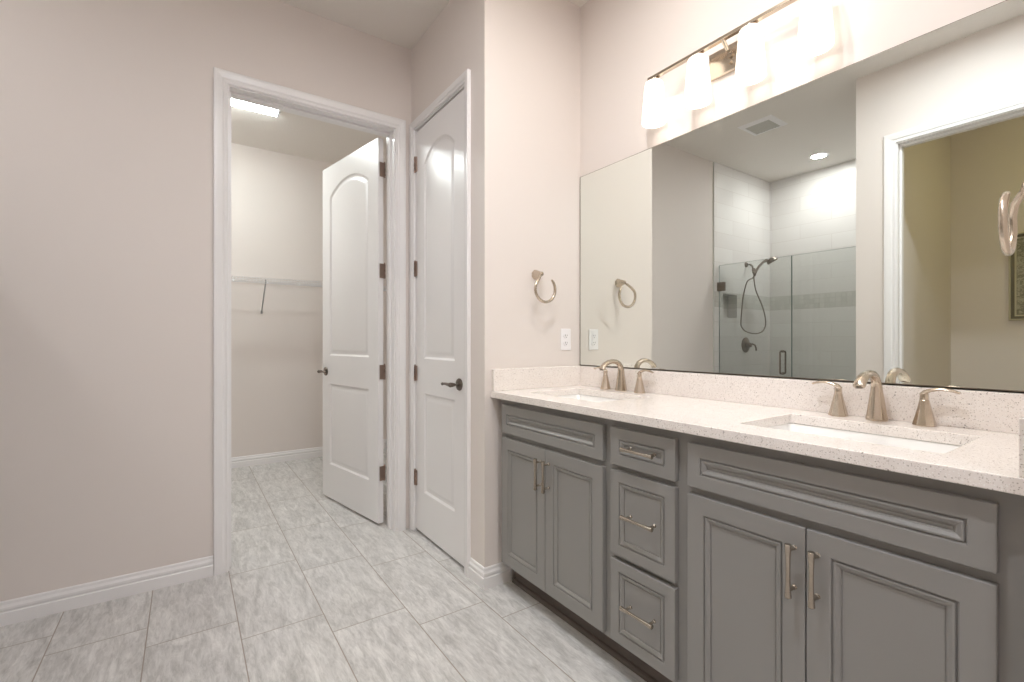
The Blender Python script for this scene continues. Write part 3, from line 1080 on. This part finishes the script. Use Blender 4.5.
ctrl = [(.075, -.130, -.145), (.10, -.12, -.17), (.157, -.10, -.205), (.180, -.075, -.33), (.187, -.06, -.47), (.190, -.05, -.64), (.15, -.045, -.69), (.09, -.045, -.722), (-.03, -.045, -.742), (-.15, -.048, -.742), (-.25, -.05, -.715),
        (-.305, -.052, -.65), (-.285, -.058, -.56), (-.20, -.07, -.44), (-.045, -.085, -.29), (.02, -.10, -.19), (.062, -.118, -.118)]
def catmull(c, n=6):
    c = [Vector(p) for p in c]
    out = []
    for i in range(len(c) - 1):
        p0, p1, p2, p3 = c[max(0, i - 1)], c[i], c[i + 1], c[min(len(c) - 1, i + 2)]
        for k in range(n):
            t = k / n
            out.append(0.5 * ((2 * p1) + (p2 - p0) * t + (2 * p0 - 5 * p1 + 4 * p2 - p3) * t * t + (3 * p1 - p0 - 3 * p2 + p3) * t ** 3))
    return out + [c[-1]]
tube(bm, catmull(ctrl), .0065, 10)
obj('hose', bm, 'nickel_dark', hs, smooth=True)
sv = thing('shower_valve', 'round satin nickel shower valve below the hose loop', 'shower valve', (-1.466, YT, 1.117))
bm = BM(); lathe(bm, [(.082, 0), (.083, -.004), (.072, -.010), (.035, -.016), (.030, -.030)], 36, (0, 0, 0), 'Y'); obj('escutcheon', bm, 'nickel_dark', sv, smooth=True)
bm = BM()
lathe(bm, [(.026, -.028), (.024, -.055), (.016, -.064)], 24, (0, 0, 0), 'Y')
tube(bm, [(0, -.05, 0), (-.03, -.060, .010), (-.065, -.066, 0), (-.085, -.068, -.03), (-.09, -.068, -.06)], [.011, .010, .009, .0085, .009], 12)
obj('lever', bm, 'nickel_dark', sv, smooth=True)

# ------------------------------------------------------------------ ceiling fixtures
ev = thing('exhaust_vent', 'square white exhaust grille in the ceiling before the shower', 'vent', (-0.476, 2.066, CEIL))
bm = BM()
pth = [(-.10, -.10), (.10, -.10), (.10, .10), (-.10, .10)]
sweep2d(bm, pth, [(0.0, -.006), (0.0, -.016), (-.038, -.004), (-.040, 0.0)], lambda u, v, d: (u, v, d), closed=True)
obj('vent_frame', bm, 'plastic', ev)
bm = BM(); box(bm, -.10, .10, -.10, .10, -.004, -.0002); obj('vent_back', bm, 'grille', ev)
bm = BM()
for k in range(11):
    x = -.09 + .018 * k
    vs = [bm.verts.new(p) for p in ((x - .004, -.1, -.013), (x + .003, -.1, -.005), (x + .003, .1, -.005), (x - .004, .1, -.013))]
    vs2 = [bm.verts.new(p) for p in ((x - .001, -.1, -.014), (x + .006, -.1, -.006), (x + .006, .1, -.006), (x - .001, .1, -.014))]
    bm.faces.new(vs); bm.faces.new(vs2[::-1])
    for i in range(4):
        bm.faces.new((vs[i], vs[(i + 1) % 4], vs2[(i + 1) % 4], vs2[i]))
obj('louvres', bm, 'grille', ev)

def can_light(label, x, y, lens, r=.062, group='recessed ceiling lights'):
    t = thing('recessed_light', label, 'ceiling light', (x, y, CEIL), 0, group)
    bm = BM(); 
    lathe(bm, [(r, -.0005), (r + .020, -.0005), (r + .020, -.004), (r + .004, -.008), (r, -.006)], 36, cap=False)
    n = 36
    obj('trim_ring', bm, 'plastic', t, smooth=True)
    bm = BM(); lathe(bm, [(r - .001, -.0008), (r - .001, -.005), (r * .6, -.0058)], 36); obj('lens', bm, lens, t, smooth=True)
can_light('round glowing recessed lamp in the ceiling over the shower', -1.574, 2.09, 'shower_lens')
can_light('round recessed lamp in the ceiling over the vanity counter', 1.0, 0.95, 'can_vanity')  # unseen, added to brighten the countertop and stub wall
can_light('round recessed lamp in the ceiling in front of the vanity', 0.40, 0.70, 'can')  # out-of-frame fill, added to raise the room brightness
can_light('round recessed lamp in the ceiling behind the viewer', 0.40, -0.60, 'can')  # fill added behind the camera for general light
hl = thing('flush_light', 'warm flush ceiling lamp in the room beyond the doorway', 'ceiling light', (-1.15, -0.1, CEIL))  # unseen lamp, added to light the room beyond
bm = BM(); lathe(bm, [(.17, 0), (.17, -.02), (.15, -.024)], 36); obj('lamp_pan', bm, 'nickel_dark', hl, smooth=True)
bm = BM(); lathe(bm, [(.15, -.02), (.145, -.05), (.11, -.078), (.06, -.093), (.01, -.097)], 36); obj('lamp_bowl', bm, 'hall_lens', hl, smooth=True)

# ------------------------------------------------------------------ picture in the room beyond
pc = thing('framed_picture', 'grey abstract picture in a silver frame on the olive wall', 'picture', (-1.988, 0.555, 1.325))
PW, PH = .305, .70
path = [(PW, 0), (PW, PH), (-PW, PH), (-PW, 0)]
bm = BM(); sweep2d(bm, path, [(0, 0), (0, .022), (.006, .026), (.012, .022), (.014, 0)], lambda u, v, d: (d + .0005, u, v), closed=True)
obj('outer_frame', bm, 'frame', pc)
bm = BM(); sweep2d(bm, path, [(.014, .0), (.014, .018), (.034, .014), (.034, 0)], lambda u, v, d: (d + .0005, u, v), closed=True)
obj('inner_frame', bm, 'frame_dark', pc)
bm = BM(); sweep2d(bm, path, [(.034, .0), (.034, .017), (.044, .012), (.044, 0)], lambda u, v, d: (d + .0005, u, v), closed=True)
obj('slip', bm, 'frame', pc)
bm = BM(); box(bm, .0005, .010, -PW + .044, PW - .044, .044, PH - .044); obj('canvas', bm, 'art', pc)
